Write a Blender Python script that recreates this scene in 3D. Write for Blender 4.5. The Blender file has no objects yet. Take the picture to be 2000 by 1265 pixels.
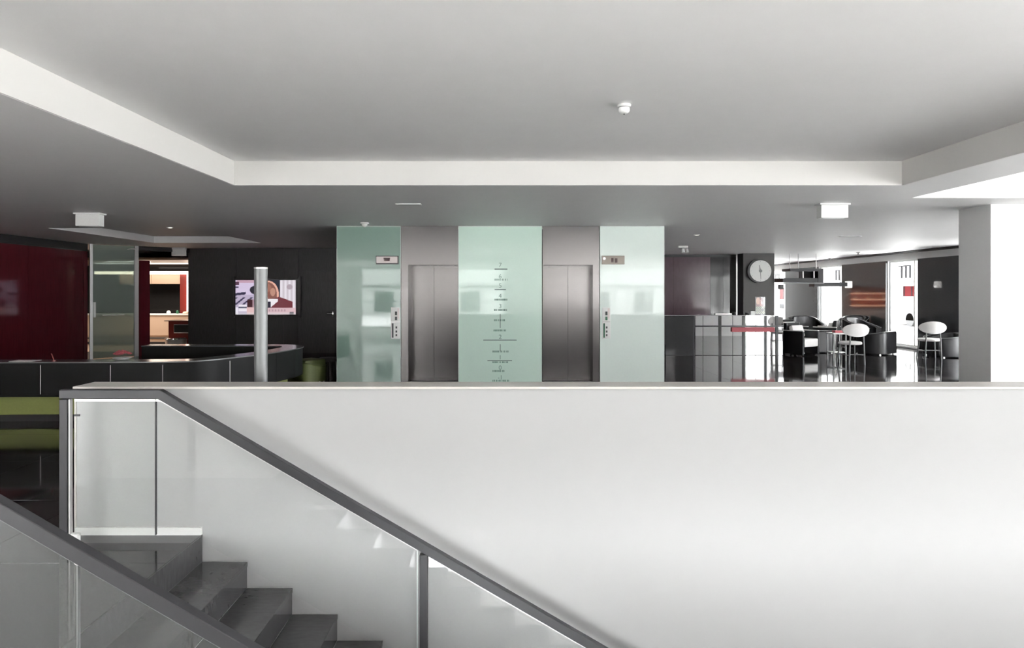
import bpy, bmesh, math, random
from mathutils import Vector, Matrix
random.seed(7)
S = bpy.context.scene
COL = S.collection
PI = math.pi
EYE = 1.58           # eye height above the upper floor
F = 1333.333         # focal length in pixels of the 2000x1265 frame
def P(px, py, D):    # point seen at a pixel, at depth D (metres)
    return ((px-985)*D/F, D, EYE-(py-570)*D/F)

# ------------------------------------------------------------------ camera
cd = bpy.data.cameras.new('camera'); cam = bpy.data.objects.new('camera', cd); COL.objects.link(cam)
cam.location = (0, 0, EYE); cam.rotation_euler = (PI/2, 0, 0)
cd.sensor_width = 36; cd.lens = 24; cd.shift_x = 0.0075; cd.shift_y = -0.03125
cd.clip_start = .05; cd.clip_end = 300
S.camera = cam
# ------------------------------------------------------------------ view
S.view_settings.view_transform = 'Standard'; S.view_settings.look = 'None'
S.view_settings.gamma = 1; S.view_settings.use_curve_mapping = False
S.view_settings.exposure = 1.5
# ------------------------------------------------------------------ sky: bright overcast day
W = bpy.data.worlds.new('overcast'); S.world = W; W.use_nodes = True
bg = W.node_tree.nodes['Background']; bg.inputs[0].default_value = (0.96, 0.98, 1, 1); bg.inputs[1].default_value = 7.0
# daylight openings, the unseen ones widened or added to brighten the hall (x0,x1,z0,z1) in the near wall, (y0,y1) gaps in the right wall
NEAR_WINDOWS = [(-9.6, -7.2, 0.05, 2.62), (-6.2, -4.4, 0.05, 2.62), (-2.1, 0.0, 0.05, 2.62), (1.8, 9.2, 0.05, 2.62)]
ADDED_LOWER_WINDOW = (-1.8, 3.2, -4.5, -.8)  # unseen window, added to light the lower part of the stairwell wall
PIERS = [(24.6, 27.5), (20.2, 22.9), (16.0, 18.7), (11.7, 14.4)]
GAPS = [(27.5, 29.3), (22.9, 24.6), (18.7, 20.2), (14.4, 16.0), (8.6, 11.7), (5.0, 8.4), (1.4, 4.8), (-2.2, 1.2), (-5.8, -2.4)]
XR = 11.35; YN = -6.0; YF = 29.3; XL = -9.76

# ------------------------------------------------------------------ materials
def mat(name, color, rough=.5, metal=0, spec=.5, emit=None, estr=0, noise=None, bump=0, nscale=(8, 8, 8), coat=0):
    m = bpy.data.materials.new(name); m.use_nodes = True; nt = m.node_tree; b = nt.nodes['Principled BSDF']
    b.inputs['Base Color'].default_value = (*color, 1); b.inputs['Roughness'].default_value = rough
    b.inputs['Metallic'].default_value = metal; b.inputs['Specular IOR Level'].default_value = spec
    b.inputs['Coat Weight'].default_value = coat; b.inputs['Coat Roughness'].default_value = .03
    if emit: b.inputs['Emission Color'].default_value = (*emit, 1); b.inputs['Emission Strength'].default_value = estr
    tc = nt.nodes.new('ShaderNodeTexCoord'); mp = nt.nodes.new('ShaderNodeMapping'); mp.inputs['Scale'].default_value = nscale
    nz = nt.nodes.new('ShaderNodeTexNoise'); nz.inputs['Detail'].default_value = 6
    nt.links.new(tc.outputs['Object'], mp.inputs[0]); nt.links.new(mp.outputs[0], nz.inputs[0])
    v = noise if noise is not None else .04
    mix = nt.nodes.new('ShaderNodeMix'); mix.data_type = 'RGBA'
    mix.inputs[6].default_value = (*[max(0, c*(1-v)) for c in color], 1); mix.inputs[7].default_value = (*[min(1, c*(1+v)) for c in color], 1)
    nt.links.new(nz.outputs[0], mix.inputs[0]); nt.links.new(mix.outputs[2], b.inputs['Base Color'])
    if bump:
        bp = nt.nodes.new('ShaderNodeBump'); bp.inputs['Strength'].default_value = bump; bp.inputs['Distance'].default_value = .01
        nt.links.new(nz.outputs[0], bp.inputs['Height']); nt.links.new(bp.outputs[0], b.inputs['Normal'])
    return m
def srgb(r, g, b):
    f = lambda c: (c/255/12.92) if c/255 <= .04045 else ((c/255+.055)/1.055)**2.4
    return (f(r), f(g), f(b))
def glass(name, tint=(1, 1, 1), haze=0, hazecol=(.6, .65, .62), ior=1.5, gl=1.0):
    m = bpy.data.materials.new(name); m.use_nodes = True; nt = m.node_tree; nt.nodes.clear()
    out = nt.nodes.new('ShaderNodeOutputMaterial'); tr = nt.nodes.new('ShaderNodeBsdfTransparent'); tr.inputs[0].default_value = (*tint, 1)
    gs = nt.nodes.new('ShaderNodeBsdfGlossy'); gs.inputs['Roughness'].default_value = .02; gs.inputs[0].default_value = (gl, gl, gl, 1)
    fr = nt.nodes.new('ShaderNodeFresnel'); fr.inputs[0].default_value = ior
    mx = nt.nodes.new('ShaderNodeMixShader'); ge = nt.nodes.new('ShaderNodeNewGeometry'); sb = nt.nodes.new('ShaderNodeMath'); sb.operation = 'SUBTRACT'; sb.inputs[0].default_value = 1; nt.links.new(ge.outputs['Backfacing'], sb.inputs[1])
    ml = nt.nodes.new('ShaderNodeMath'); ml.operation = 'MULTIPLY'; nt.links.new(fr.outputs[0], ml.inputs[0]); nt.links.new(sb.outputs[0], ml.inputs[1]); nt.links.new(ml.outputs[0], mx.inputs[0])
    first = tr
    if haze:
        df = nt.nodes.new('ShaderNodeBsdfDiffuse'); df.inputs[0].default_value = (*hazecol, 1)
        m2 = nt.nodes.new('ShaderNodeMixShader'); m2.inputs[0].default_value = haze
        nt.links.new(tr.outputs[0], m2.inputs[1]); nt.links.new(df.outputs[0], m2.inputs[2]); first = m2
    nt.links.new(first.outputs[0], mx.inputs[1]); nt.links.new(gs.outputs[0], mx.inputs[2]); nt.links.new(mx.outputs[0], out.inputs[0])
    return m
M = {}
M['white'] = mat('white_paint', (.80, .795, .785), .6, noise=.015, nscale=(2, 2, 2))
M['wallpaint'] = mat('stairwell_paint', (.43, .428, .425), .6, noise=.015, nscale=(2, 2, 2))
M['ceil'] = mat('ceiling_paint', (.84, .83, .825), .55, noise=.02, nscale=(1, 1, 1))
M['stone'] = mat('polished_black_granite', (.028, .026, .027), .06, noise=.5, nscale=(1.2, 5, 3))
M['palestone'] = mat('pale_bounce_stone', (.80, .785, .76), .25, noise=.1)  # unseen near and lower floors set pale to bounce light upward
M['tread'] = mat('grey_granite_tread', (.060, .060, .061), .10, noise=.35, nscale=(3, 9, 3))
M['cap'] = mat('cap_cream', (.60, .57, .53), .35)
M['rail'] = mat('anthracite_rail', (.034, .034, .037), .38, spec=.45, noise=.1)
M['darkmetal'] = mat('dark_metal', (.02, .02, .022), .3)
M['alu'] = mat('satin_aluminium', (.62, .61, .60), .35, metal=.7)
M['postgrey'] = mat('light_grey_satin', (.17, .175, .175), .35, metal=.2)
M['steel'] = mat('brushed_steel', (.20, .188, .186), .24, metal=1, noise=.06, nscale=(60, 60, 1))
M['mint'] = mat('back_painted_mint_glass', (.66, .83, .735), .035, spec=.75, coat=0, noise=.02)
M['mint_lit'] = mat('lit_mint_glass', (.80, .89, .84), .035, spec=.75, noise=.02)  # same mint glass lightened, bright reflection put into the colour
M['mint_dim'] = mat('dim_mint_glass', (.26, .375, .315), .035, spec=.75, noise=.02)  # same mint glass darkened, weaker reflected light put into the colour
M['mintedge'] = mat('glass_edge', (.72, .80, .76), .2)
M['black'] = mat('black_wood_panel', (.06, .057, .056), .34, noise=.5, nscale=(14, 14, 1.2), spec=.35)
M['blackgloss'] = mat('black_gloss_panel', (.045, .045, .047), .06, noise=.2, nscale=(2, 2, 12))
M['red'] = mat('dark_red_lacquer', (.11, .016, .022), .07, noise=.25, nscale=(6, 6, .6))
M['mauve'] = mat('mauve_smoked_panel', (.15, .10, .115), .12, noise=.25, nscale=(2, 2, .7))
M['columngrey'] = mat('grey_stone_cladding', (.085, .080, .076), .45, noise=.12, nscale=(3, 3, 20))
M['desk'] = mat('charcoal_desk', (.010, .0105, .011), .5, spec=.2, noise=.15)
M['deskedge'] = mat('grey_desk_top', (.10, .105, .11), .16)
M['green'] = mat('green_upholstery', (.13, .155, .05), .55, noise=.2)
M['greenpaint'] = mat('green_plinth', (.30, .34, .10), .4, noise=.1)
M['leather'] = mat('black_leather', (.018, .018, .020), .27, noise=.2, bump=.15, nscale=(30, 30, 30))
M['whitefab'] = mat('white_upholstery', (.78, .76, .74), .55, noise=.05)
M['plastic'] = mat('white_plastic', (.82, .82, .80), .35)
M['chrome'] = mat('chrome', (.80, .80, .80), .08, metal=1)
M['mirror'] = mat('mirror_front', (.74, .74, .75), .015, metal=1)
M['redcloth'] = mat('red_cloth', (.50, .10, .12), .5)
M['tan'] = mat('beige_laminate', (.62, .47, .36), .35)
M['redcab'] = mat('red_cabinet', (.20, .03, .025), .25)
M['brown'] = mat('brown_ceiling', (.16, .10, .07), .35, noise=.4, nscale=(1, 8, 1))
M['beigefloor'] = mat('beige_floor', (.50, .38, .30), .25)
M['warm'] = mat('warm_light_strip', (1, .9, .8), .5, emit=(1, .82, .66), estr=2.5)
M['lamp'] = mat('lamp_lens', (1, 1, 1), .5, emit=(1, .96, .9), estr=.9)
M['shelfglow'] = mat('backlit_shelf', (1, .7, .5), .5, emit=(1, .55, .35), estr=2.2)
M['shelfwood'] = mat('red_brown_shelf', (.22, .07, .04), .4)
M['bottle'] = mat('bottle_glass', (.35, .25, .18), .1)
M['ink'] = mat('dark_green_lettering', (.17, .30, .24), .4)
M['inkline'] = mat('grey_lettering', (.10, .16, .14), .4)
M['darkdisplay'] = mat('display_glass', (.05, .012, .015), .1)
M['bronze'] = mat('bronze_box', (.22, .19, .165), .35, metal=.6)
M['btn'] = mat('button_dark', (.05, .05, .05), .4)
M['btngreen'] = mat('button_green', (.02, .12, .06), .4)
M['pinkplate'] = mat('pinkish_white_plastic', (.80, .70, .68), .35)
M['brick'] = mat('red_brick', (.05, .008, .009), 1, spec=0)
M['facade'] = mat('white_render', (.82, .82, .80), .7)
M['facade2'] = mat('grey_render', (.42, .42, .41), .8)
M['facadegrey'] = mat('grey_frames', (.016, .016, .017), 1, spec=0)
M['pave'] = mat('pale_pavement', (.86, .855, .84), .7, noise=.1)
M['carpaint'] = mat('silver_car_paint', (.04, .042, .045), .3, metal=0)
M['tyre'] = mat('tyre', (.02, .02, .02), .7)
M['glass'] = glass('clear_window_glass', (.982, .980, .978))
M['balglass1'] = glass('balustrade_glass_tinted', (.965, .973, .965), haze=.05, hazecol=(.6, .63, .61))
M['balglass'] = glass('balustrade_glass', (.993, .996, .994), haze=.02, hazecol=(.7, .74, .72))
M['frost'] = glass('frosted_green_glass', (.62, .70, .66), haze=.5, hazecol=(.42, .48, .44))

# ------------------------------------------------------------------ mesh helpers
WL = {}   # world location of every parent
def box(bm, x0, x1, y0, y1, z0, z1, bev=0):
    r = bmesh.ops.create_cube(bm, size=1)
    vs = r['verts']
    for v in vs: v.co = Vector(((x0+x1)/2+v.co.x*(x1-x0), (y0+y1)/2+v.co.y*(y1-y0), (z0+z1)/2+v.co.z*(z1-z0)))
    if bev:
        es = list({e for v in vs for e in v.link_edges})
        bmesh.ops.bevel(bm, geom=es, offset=bev, segments=2, affect='EDGES', profile=.6)
def cyl(bm, a, b, r, r2=None, n=16):
    a, b = Vector(a), Vector(b); d = b-a; r2 = r if r2 is None else r2
    q = d.to_track_quat('Z', 'Y').to_matrix().to_4x4()
    bmesh.ops.create_cone(bm, cap_ends=True, segments=n, radius1=r, radius2=r2, depth=d.length, matrix=Matrix.Translation((a+b)/2) @ q)
def tube(bm, pts, r, n=8):
    for a, b in zip(pts, pts[1:]): cyl(bm, a, b, r, n=n)
def prism(bm, poly, axis, a, b):
    """polygon of 2D points extruded along an axis: 'y' -> points are (x,z); 'z' -> (x,y); 'x' -> (y,z)"""
    def mk(p, t):
        if axis == 'y': return (p[0], t, p[1])
        if axis == 'z': return (p[0], p[1], t)
        return (t, p[0], p[1])
    A = [bm.verts.new(mk(p, a)) for p in poly]; B = [bm.verts.new(mk(p, b)) for p in poly]; n = len(poly)
    bm.faces.new(A); bm.faces.new(B[::-1])
    for i in range(n): bm.faces.new((A[i], B[i], B[(i+1) % n], A[(i+1) % n]))
    bmesh.ops.recalc_face_normals(bm, faces=bm.faces)
def sweep(bm, rings, closed_ring=True, cap=True):
    V = [[bm.verts.new(p) for p in r] for r in rings]; n = len(V[0])
    for i in range(len(V)-1):
        for j in range(n if closed_ring else n-1):
            k = (j+1) % n; bm.faces.new((V[i][j], V[i][k], V[i+1][k], V[i+1][j]))
    if cap: bm.faces.new(V[0][::-1]); bm.faces.new(V[-1])
    bmesh.ops.recalc_face_normals(bm, faces=bm.faces)
def lathe(bm, prof, c=(0, 0, 0), n=24):
    rings = []
    for r, z in prof: rings.append([(c[0]+r*math.cos(2*PI*k/n), c[1]+r*math.sin(2*PI*k/n), c[2]+z) for k in range(n)])
    V = [[bm.verts.new(p) for p in q] for q in rings]
    for i in range(len(V)-1):
        for j in range(n): bm.faces.new((V[i][j], V[i][(j+1) % n], V[i+1][(j+1) % n], V[i+1][j]))
    bm.faces.new(V[0][::-1]); bm.faces.new(V[-1])
    bmesh.ops.recalc_face_normals(bm, faces=bm.faces)
def obj(name, bm, m, parent=None, smooth=False, loc=None, label=None):
    """links one mesh; geometry is given in world coordinates and is moved into the parent's frame"""
    base = Vector(WL.get(parent, (0, 0, 0))) if parent else Vector((0, 0, 0))
    own = Vector(loc) if loc is not None else base
    bmesh.ops.translate(bm, verts=bm.verts, vec=-own)
    me = bpy.data.meshes.new(name); bm.to_mesh(me); bm.free()
    me.materials.append(M[m] if isinstance(m, str) else m)
    if smooth:
        for p in me.polygons: p.use_smooth = True
        try: me.set_sharp_from_angle(angle=math.radians(40))
        except Exception: pass
    o = bpy.data.objects.new(name, me); COL.objects.link(o)
    if parent: o.parent = parent; o.location = own-base
    else: o.location = own
    WL[o] = tuple(own)
    if label: o['label'] = label
    return o
def B(): return bmesh.new()
def boxo(name, m, parent, *a, bev=0, label=None, loc=None):
    bm = B(); box(bm, *a, bev=bev); return obj(name, bm, m, parent, label=label, loc=loc)
def tag(o, label, cat, group=None, kind=None):
    o['label'] = label; o['category'] = cat
    if group: o['group'] = group
    if kind: o['kind'] = kind
    return o
def thing(name, label, cat, loc, group=None, kind=None):
    o = bpy.data.objects.new(name, None); o.empty_display_size = .1; COL.objects.link(o); o.location = loc; WL[o] = tuple(loc)
    return tag(o, label, cat, group, kind)
def struct(name, bm, m, label, cat='wall', loc=None):
    o = obj(name, bm, m, None, loc=loc); return tag(o, label, cat, kind='structure')
def copy_tree(o, parent=None):
    c = o.copy(); COL.objects.link(c)
    if parent: c.parent = parent
    for ch in list(o.children): copy_tree(ch, c)
    return c
def place(root, loc, rz, label, group=None):
    root.location = loc; root.rotation_euler = (0, 0, rz); root['label'] = label
    if group: root['group'] = group
def cells_mesh(bm, xs, ys, zf, top, ceiling=True):
    """height field over a grid of cells, faces only where neighbours differ; zf returns None for a hole"""
    xs = sorted(set(xs)); ys = sorted(set(ys)); Z = {}
    for i in range(len(xs)-1):
        for j in range(len(ys)-1): Z[i, j] = zf((xs[i]+xs[i+1])/2, (ys[j]+ys[j+1])/2)
    def q(*p): bm.faces.new([bm.verts.new(v) for v in p])
    for (i, j), z in Z.items():
        x0, x1, y0, y1 = xs[i], xs[i+1], ys[j], ys[j+1]
        if z is None: continue
        q((x0, y0, z), (x0, y1, z), (x1, y1, z), (x1, y0, z)); q((x0, y0, top), (x1, y0, top), (x1, y1, top), (x0, y1, top))
        for di, dj in ((1, 0), (-1, 0), (0, 1), (0, -1)):
            zn = Z.get((i+di, j+dj)); zn = top if zn is None else zn
            if (ceiling and zn > z) or (not ceiling and zn < z):
                if di: X = x1 if di > 0 else x0; q((X, y0, z), (X, y1, z), (X, y1, zn), (X, y0, zn))
                else: Y = y1 if dj > 0 else y0; q((x0, Y, z), (x1, Y, z), (x1, Y, zn), (x0, Y, zn))
    bmesh.ops.remove_doubles(bm, verts=bm.verts, dist=1e-5); bmesh.ops.recalc_face_normals(bm, faces=bm.faces)
def painted(name, w, h, nx, ny, fn, parent, origin, ux, uz, m=None, emit=0, rough=.3, thick=None):
    """flat print: a fine grid whose face colours come from fn(u,v) (v downwards)"""
    me = bpy.data.meshes.new(name); ux, uz, o0 = Vector(ux), Vector(uz), Vector(origin)-Vector(WL.get(parent, (0, 0, 0)))
    vs = [tuple(o0+ux*(w*i/nx)-uz*(h*j/ny)) for j in range(ny+1) for i in range(nx+1)]
    fs = [(j*(nx+1)+i, (j+1)*(nx+1)+i, (j+1)*(nx+1)+i+1, j*(nx+1)+i+1) for j in range(ny) for i in range(nx)]
    me.from_pydata(vs, [], fs); ca = me.color_attributes.new('print', 'FLOAT_COLOR', 'CORNER')
    k = 0
    for j in range(ny):
        for i in range(nx):
            c = srgb(*fn((i+.5)/nx, (j+.5)/ny))
            for _ in range(4): ca.data[k].color = (*c, 1); k += 1
    mt = bpy.data.materials.new(name); mt.use_nodes = True; nt = mt.node_tree; b = nt.nodes['Principled BSDF']
    at = nt.nodes.new('ShaderNodeVertexColor'); at.layer_name = 'print'; b.inputs['Roughness'].default_value = rough
    if emit:
        nt.links.new(at.outputs[0], b.inputs['Emission Color']); b.inputs['Emission Strength'].default_value = emit; b.inputs['Base Color'].default_value = (.01, .01, .01, 1)
    else: nt.links.new(at.outputs[0], b.inputs['Base Color'])
    me.materials.append(mt); o = bpy.data.objects.new(name, me); COL.objects.link(o)
    if parent: o.parent = parent
    WL[o] = WL.get(parent, (0, 0, 0)); return o

# ================================================================== CEILING
CZ = 2.71
def cz(x, y):
    if x < -10.02 and y < 15.8: return None
    if -2.87 < x < 4.22 and -3 < y < 7.24: return 2.966
    if -8.06 < x < -5.6 and 12.05 < y < 15.7: return 2.86
    if 4.89 < x < 10.5 and -3 < y < 8.2: return 3.55
    return CZ
bm = B(); cells_mesh(bm, [-14, -10.02, -8.06, -5.6, -2.87, 4.22, 4.89, 10.5, XR+.3], [YN-.3, -3, 7.24, 8.2, 12.05, 15.7, 15.8, YF+.3], cz, 3.9)
struct('ceiling', bm, 'ceil', 'white plaster ceiling with raised coffers over the hall', 'ceiling')

M['fascia'] = mat('dimmed_warm_fascia', (.67, .655, .63), .6, noise=.01)  # greyer than the ceiling paint, to tone down the overlit coffer sides
for k, b in enumerate(((-2.87, 4.22, 7.228, 7.2395), (-2.8695, -2.858, -2.99, 7.227), (4.208, 4.2195, -2.99, 7.227))):
    bm = B(); box(bm, *b, CZ+.0015, 2.9655); struct(f'trim_{k+1}', bm, 'fascia', ('far', 'left', 'right')[k]+' fascia board added to dim that side of the large coffer', 'trim')
# ================================================================== FLOOR (polished stone tiles on a slab, hole for the stairs)
HX0, HX1, HY0, HY1 = -1.97, 6.6, 2.5, 4.60
bm = B(); cells_mesh(bm, [-14, -10.02, HX0, HX1, XR+.3], [YN-.3, HY0, HY1, 15.8, YF+.3], lambda x, y: None if (HX0 < x < HX1 and HY0 < y < HY1) or (x < -10.02 and y < 15.8) else -.014, -.32, ceiling=False)
floor = struct('floor', bm, 'darkmetal', 'polished black stone floor of the hall', 'floor')
T = 1.2; rest = B(); rest2 = B(); n_t = 0; tmesh = None
gx = [HX0+T*k for k in range(-7, 12)]; gy = [3.98+T*k for k in range(-9, 22)]
for i in range(len(gx)-1):
    for j in range(len(gy)-1):
        x0, x1, y0, y1 = max(gx[i], XL), min(gx[i+1], XR), max(gy[j], YN), min(gy[j+1], YF)
        if x1-x0 < .05 or y1-y0 < .05: continue
        cxm, cym = (x0+x1)/2, (y0+y1)/2
        if x0 > HX0-.01 and x1 < HX1+1.0:
            if y0 >= HY0-.01 and y1 <= HY1: continue
            if y0 < HY0 < y1: y1 = HY0
            elif y0 < HY1 < y1: y0 = HY1
        vis = (cxm < HX0 and 2.6 < cym < 17.8) or (cxm > 2.8 and cym > 11.0 and cym < 24.5 and cxm < XR)
        g = .0015
        if vis:
            full = abs(x1-x0-T) < 1e-6 and abs(y1-y0-T) < 1e-6
            if full and tmesh:
                o = bpy.data.objects.new('tile', tmesh); COL.objects.link(o); o.parent = floor; o.location = (cxm, cym, -.007)
            else:
                bm = B(); box(bm, x0+g, x1-g, y0+g, y1-g, -.014, 0, bev=.001)
                o = obj('tile', bm, 'stone', floor, loc=(cxm, cym, -.007))
                if full: tmesh = o.data
            n_t += 1
        else: box(rest2 if cym < 2.5 else rest, x0+g, x1-g, y0+g, y1-g, -.014, 0)
o = obj('tile_field', rest, 'stone', floor); o['kind'] = 'stuff'
o = obj('tile_field', rest2, 'palestone', floor); o['kind'] = 'stuff'
# kitchen floor beyond the glass partition
# ================================================================== WALLS
def wall_with_openings(name, axis, const0, const1, span, z0, z1, openings, m, label):
    bm = B(); us = sorted({span[0], span[1], *[v for o_ in openings for v in o_[:2]]})
    for a, b in zip(us, us[1:]):
        c = (a+b)/2; op = [o_ for o_ in openings if o_[0] < c < o_[1]]
        segs = [(z0, z1)]
        for o_ in op:
            segs = [s for q in segs for s in ((q[0], min(q[1], o_[2])), (max(q[0], o_[3]), q[1])) if s[1]-s[0] > 1e-4]
        for s in segs:
            if axis == 'x': box(bm, const0, const1, a, b, s[0], s[1])
            else: box(bm, a, b, const0, const1, s[0], s[1])
    return struct(name, bm, m, label)
wr = wall_with_openings('wall_right', 'x', XR, XR+.3, (YN-.3, YF), 0, CZ, [(a, b, .04, 2.5) for a, b in GAPS], 'white', 'window wall on the right with black glossy piers')
for y0, y1 in PIERS:
    boxo('pier', 'blackgloss', wr, XR-.05, XR-.003, y0+.03, y1-.03, .02, 2.49, bev=.004)
boxo('track', 'darkmetal', wr, XR-.16, XR-.10, 10.2, YF-.1, 2.665, 2.708)
boxo('track', 'darkmetal', wr, XR-.30, XR-.26, 10.2, YF-.1, 2.675, 2.708)
wall_with_openings('wall_near', 'y', YN-.2, YN, (-10.02, XR+.3), 0, CZ+.9, NEAR_WINDOWS, 'white', 'white wall behind the camera with tall windows')
bm = B(); box(bm, -14, XR, YF, YF+.2, 0, CZ); struct('wall_far', bm, 'white', 'far end wall of the lounge')
# windows
wi = 0
def window(frame_boxes, pane_box):
    global wi; wi += 1
    b = pane_box; root = thing(f'window_{wi}', 'tall white framed window letting in daylight', 'window', ((b[0]+b[1])/2, (b[2]+b[3])/2, b[4]), kind='structure')
    bm = B()
    for f in frame_boxes: box(bm, *f)
    obj('window_frame', bm, 'plastic', root); boxo('pane', 'glass', root, *b)
for y0, y1 in GAPS:
    X0, X1 = XR+.05, XR+.13; w = .07
    window([(X0, X1, y0, y0+w, .04, 2.5), (X0, X1, y1-w, y1, .04, 2.5), (X0, X1, y0+w, y1-w, .04, .1), (X0, X1, y0+w, y1-w, 2.44, 2.5), (X0-.02, X1, y0+.22, y0+.22+.05, .1, 2.44)],
           (XR+.085, XR+.095, y0+w, y1-w, .1, 2.44))
for x0, x1, z0, z1 in NEAR_WINDOWS+[ADDED_LOWER_WINDOW]:
    Y0, Y1 = YN-.14, YN-.06; w = .06; fr = [(x0, x0+w, Y0, Y1, z0, z1), (x1-w, x1, Y0, Y1, z0, z1), (x0+w, x1-w, Y0, Y1, z0, z0+w), (x0+w, x1-w, Y0, Y1, z1-w, z1)]
    n = max(1, round((x1-x0)/1.5))
    for k in range(1, n): xx = x0+(x1-x0)*k/n; fr.append((xx-.03, xx+.03, Y0, Y1, z0+w, z1-w))
    fr.append((x0+w, x1-w, Y0, Y1, z0+(z1-z0)*.42, z0+(z1-z0)*.42+.05))
    window(fr, (x0+w, x1-w, YN-.105, YN-.095, z0+w, z1-w))

# left wall: dark red lacquer panels under a black band
ADDED_LEFT_GAPS = [(-5.6, -2.4)]  # unseen window, added to brighten the left ceiling and the pillar side
wl = wall_with_openings('wall_left', 'x', XL-.25, XL-.02, (YN-.2, 16.0), 0, CZ, [(a, b, .04, 2.62) for a, b in ADDED_LEFT_GAPS], 'darkmetal', 'side wall clad in glossy dark red panels under a black band')
for y0, y1 in ADDED_LEFT_GAPS:
    X0, X1 = XL-.2, XL-.12; w = .07
    window([(X0, X1, y0, y0+w, .04, 2.62), (X0, X1, y1-w, y1, .04, 2.62), (X0, X1, y0+w, y1-w, .04, .1), (X0, X1, y0+w, y1-w, 2.56, 2.62)], (XL-.165, XL-.155, y0+w, y1-w, .1, 2.56))
ys = [-2.2, 0, 2, 4, 6, 8, 10, 12, 13.99, 15.82]
for a, b in zip(ys, ys[1:]): boxo('panel', 'red', wl, XL-.02, XL, a+.003, b-.003, .01, 2.53)
boxo('panel', 'red', wl, XL-.02, XL+.012, 15.83, 15.97, .01, 2.53)
boxo('band', 'blackgloss', wl, XL-.02, XL-.004, -2.2, 16.0, 2.54, CZ)

# black timber wall with the television, door at its right end
BY = 17.7
bm = B(); box(bm, -8.2, -2.0, BY+.02, BY+.2, 0, CZ); wb = struct('wall_television', bm, 'darkmetal', 'black timber panelled wall behind the reception desk')
for a, b in ((-8.2, -6.95), (-6.95, -5.72), (-5.72, -5.35)):
    boxo('panel', 'black', wb, a+.003, b-.003, BY, BY+.02, 0, CZ)
boxo('panel', 'black', wb, -5.35+.003, -4.38, BY, BY+.02, 2.12, CZ)
boxo('panel', 'black', wb, -4.377, -2.0, BY, BY+.02, 0, CZ)
dr = thing('door_1', 'flush black door at the right end of the black wall', 'door', (-4.86, BY, 0), kind='structure')
boxo('leaf', 'black', dr, -5.345, -4.385, BY+.004, BY+.02, 0, 2.115)
bm = B(); box(bm, -4.47, -4.43, BY-.012, BY+.004, .93, 1.07, .004); cyl(bm, (-4.45, BY-.012, 1.02), (-4.45, BY-.06, 1.02), .01); cyl(bm, (-4.45, BY-.06, 1.02), (-4.58, BY-.06, 1.02), .01)
obj('door_handle', bm, 'chrome', dr, smooth=True)

# elevator block
EY = 11.7
bm = B()
bm.free()
for a, b, y_ in ((-2.85, -1.78, .03), (-.785, .65, .03), (1.64, 2.72, .03), (-1.779, -.786, .6), (.651, 1.639, .6)):
    bm = B(); box(bm, a, b, EY+y_, 14.5, 0, CZ); struct('wall_elevators', bm, 'darkmetal', 'free-standing elevator core behind the mint glass')

# right back bar wall: mauve smoked panels and black gloss panels
bm = B(); box(bm, 2.6, 7.0, 20.62, 20.8, 0, CZ); wbar = struct('wall_bar', bm, 'darkmetal', 'wall behind the bar with mauve and black glossy panels')
for a, b, m_ in ((2.6, 4.0, 'mauve'), (4.0, 5.1, 'mauve'), (5.1, 6.22, 'mauve'), (6.22, 6.6, 'blackgloss'), (6.6, 7.0, 'blackgloss')):
    boxo('panel', m_, wbar, a+.003, b-.003, 20.6, 20.62, .0, 2.63)
# clock column
bm = B(); box(bm, 7.0, 7.92, 20.02, 20.5, 0, CZ); wc = struct('column', bm, 'darkmetal', 'grey clad column that carries the wall clock', 'column')
boxo('panel', 'columngrey', wc, 7.003, 7.90, 20.0, 20.02, 0, CZ)
# white pillar wall right
bm = B(); box(bm, 6.27, 8.7, 8.8, 9.42, 0, CZ); struct('wall_pillar', bm, 'white', 'white pillar wall at the right edge behind the parapet')

# stairwell parapet wall with cap
PX0 = -2.79
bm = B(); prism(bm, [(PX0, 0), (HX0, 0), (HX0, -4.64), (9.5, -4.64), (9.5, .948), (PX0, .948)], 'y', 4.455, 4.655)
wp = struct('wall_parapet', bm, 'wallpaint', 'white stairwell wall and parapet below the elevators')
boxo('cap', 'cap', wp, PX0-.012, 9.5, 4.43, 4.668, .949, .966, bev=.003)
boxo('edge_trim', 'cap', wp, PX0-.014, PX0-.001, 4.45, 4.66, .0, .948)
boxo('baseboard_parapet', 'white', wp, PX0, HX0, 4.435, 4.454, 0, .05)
# lower storey walls
bm = B()
box(bm, -3.2, -3.0, YN, 4.45, -4.64, -.33); box(bm, 8.0, 8.2, YN, 4.455, -4.64, -.33)
box(bm, HX0-.1, HX0-.005, HY0, HY1, -4.64, -.33)
struct('wall_lower', bm, 'white', 'white walls of the floor below the stairs')
wall_with_openings('wall_lower_near', 'y', YN-.2, YN, (-3.2, 8.2), -4.64, -.33, [ADDED_LOWER_WINDOW], 'white', 'wall of the floor below with a window added to light the stairwell')
bm = B(); box(bm, -3.2, 8.2, YN-.2, 4.455, -4.8, -4.64); struct('floor_lower', bm, 'palestone', 'floor of the storey below', 'floor')

# ================================================================== STAIRS
st = thing('staircase', 'dark grey granite stairs descending to the right beside the white wall', 'staircase', (HX0, 3.5, -4.6))
RI, RU = .17, .2925
for k in range(18):
    x = HX0+RU*k; z = -RI*k
    boxo('riser', 'tread', st, x-.012, x+.008, 2.56, 4.43, z-RI+.001 if k < 17 else z-RI+.01, z-.002)
    if k < 17: boxo('tread', 'tread', st, x+.008, x+RU+.012, 2.56, 4.43, z-RI-.03, z-RI, bev=.002)
bm = B(); prism(bm, [(HX0, -.4), (HX0, -.2), (HX0+17*RU, -17*RI-.2), (HX0+17*RU+.3, -17*RI-.4), (HX0+17*RU-.4, -17*RI-.15-.3)], 'y', 2.6, 4.40); obj('soffit', bm, 'white', st)

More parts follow.
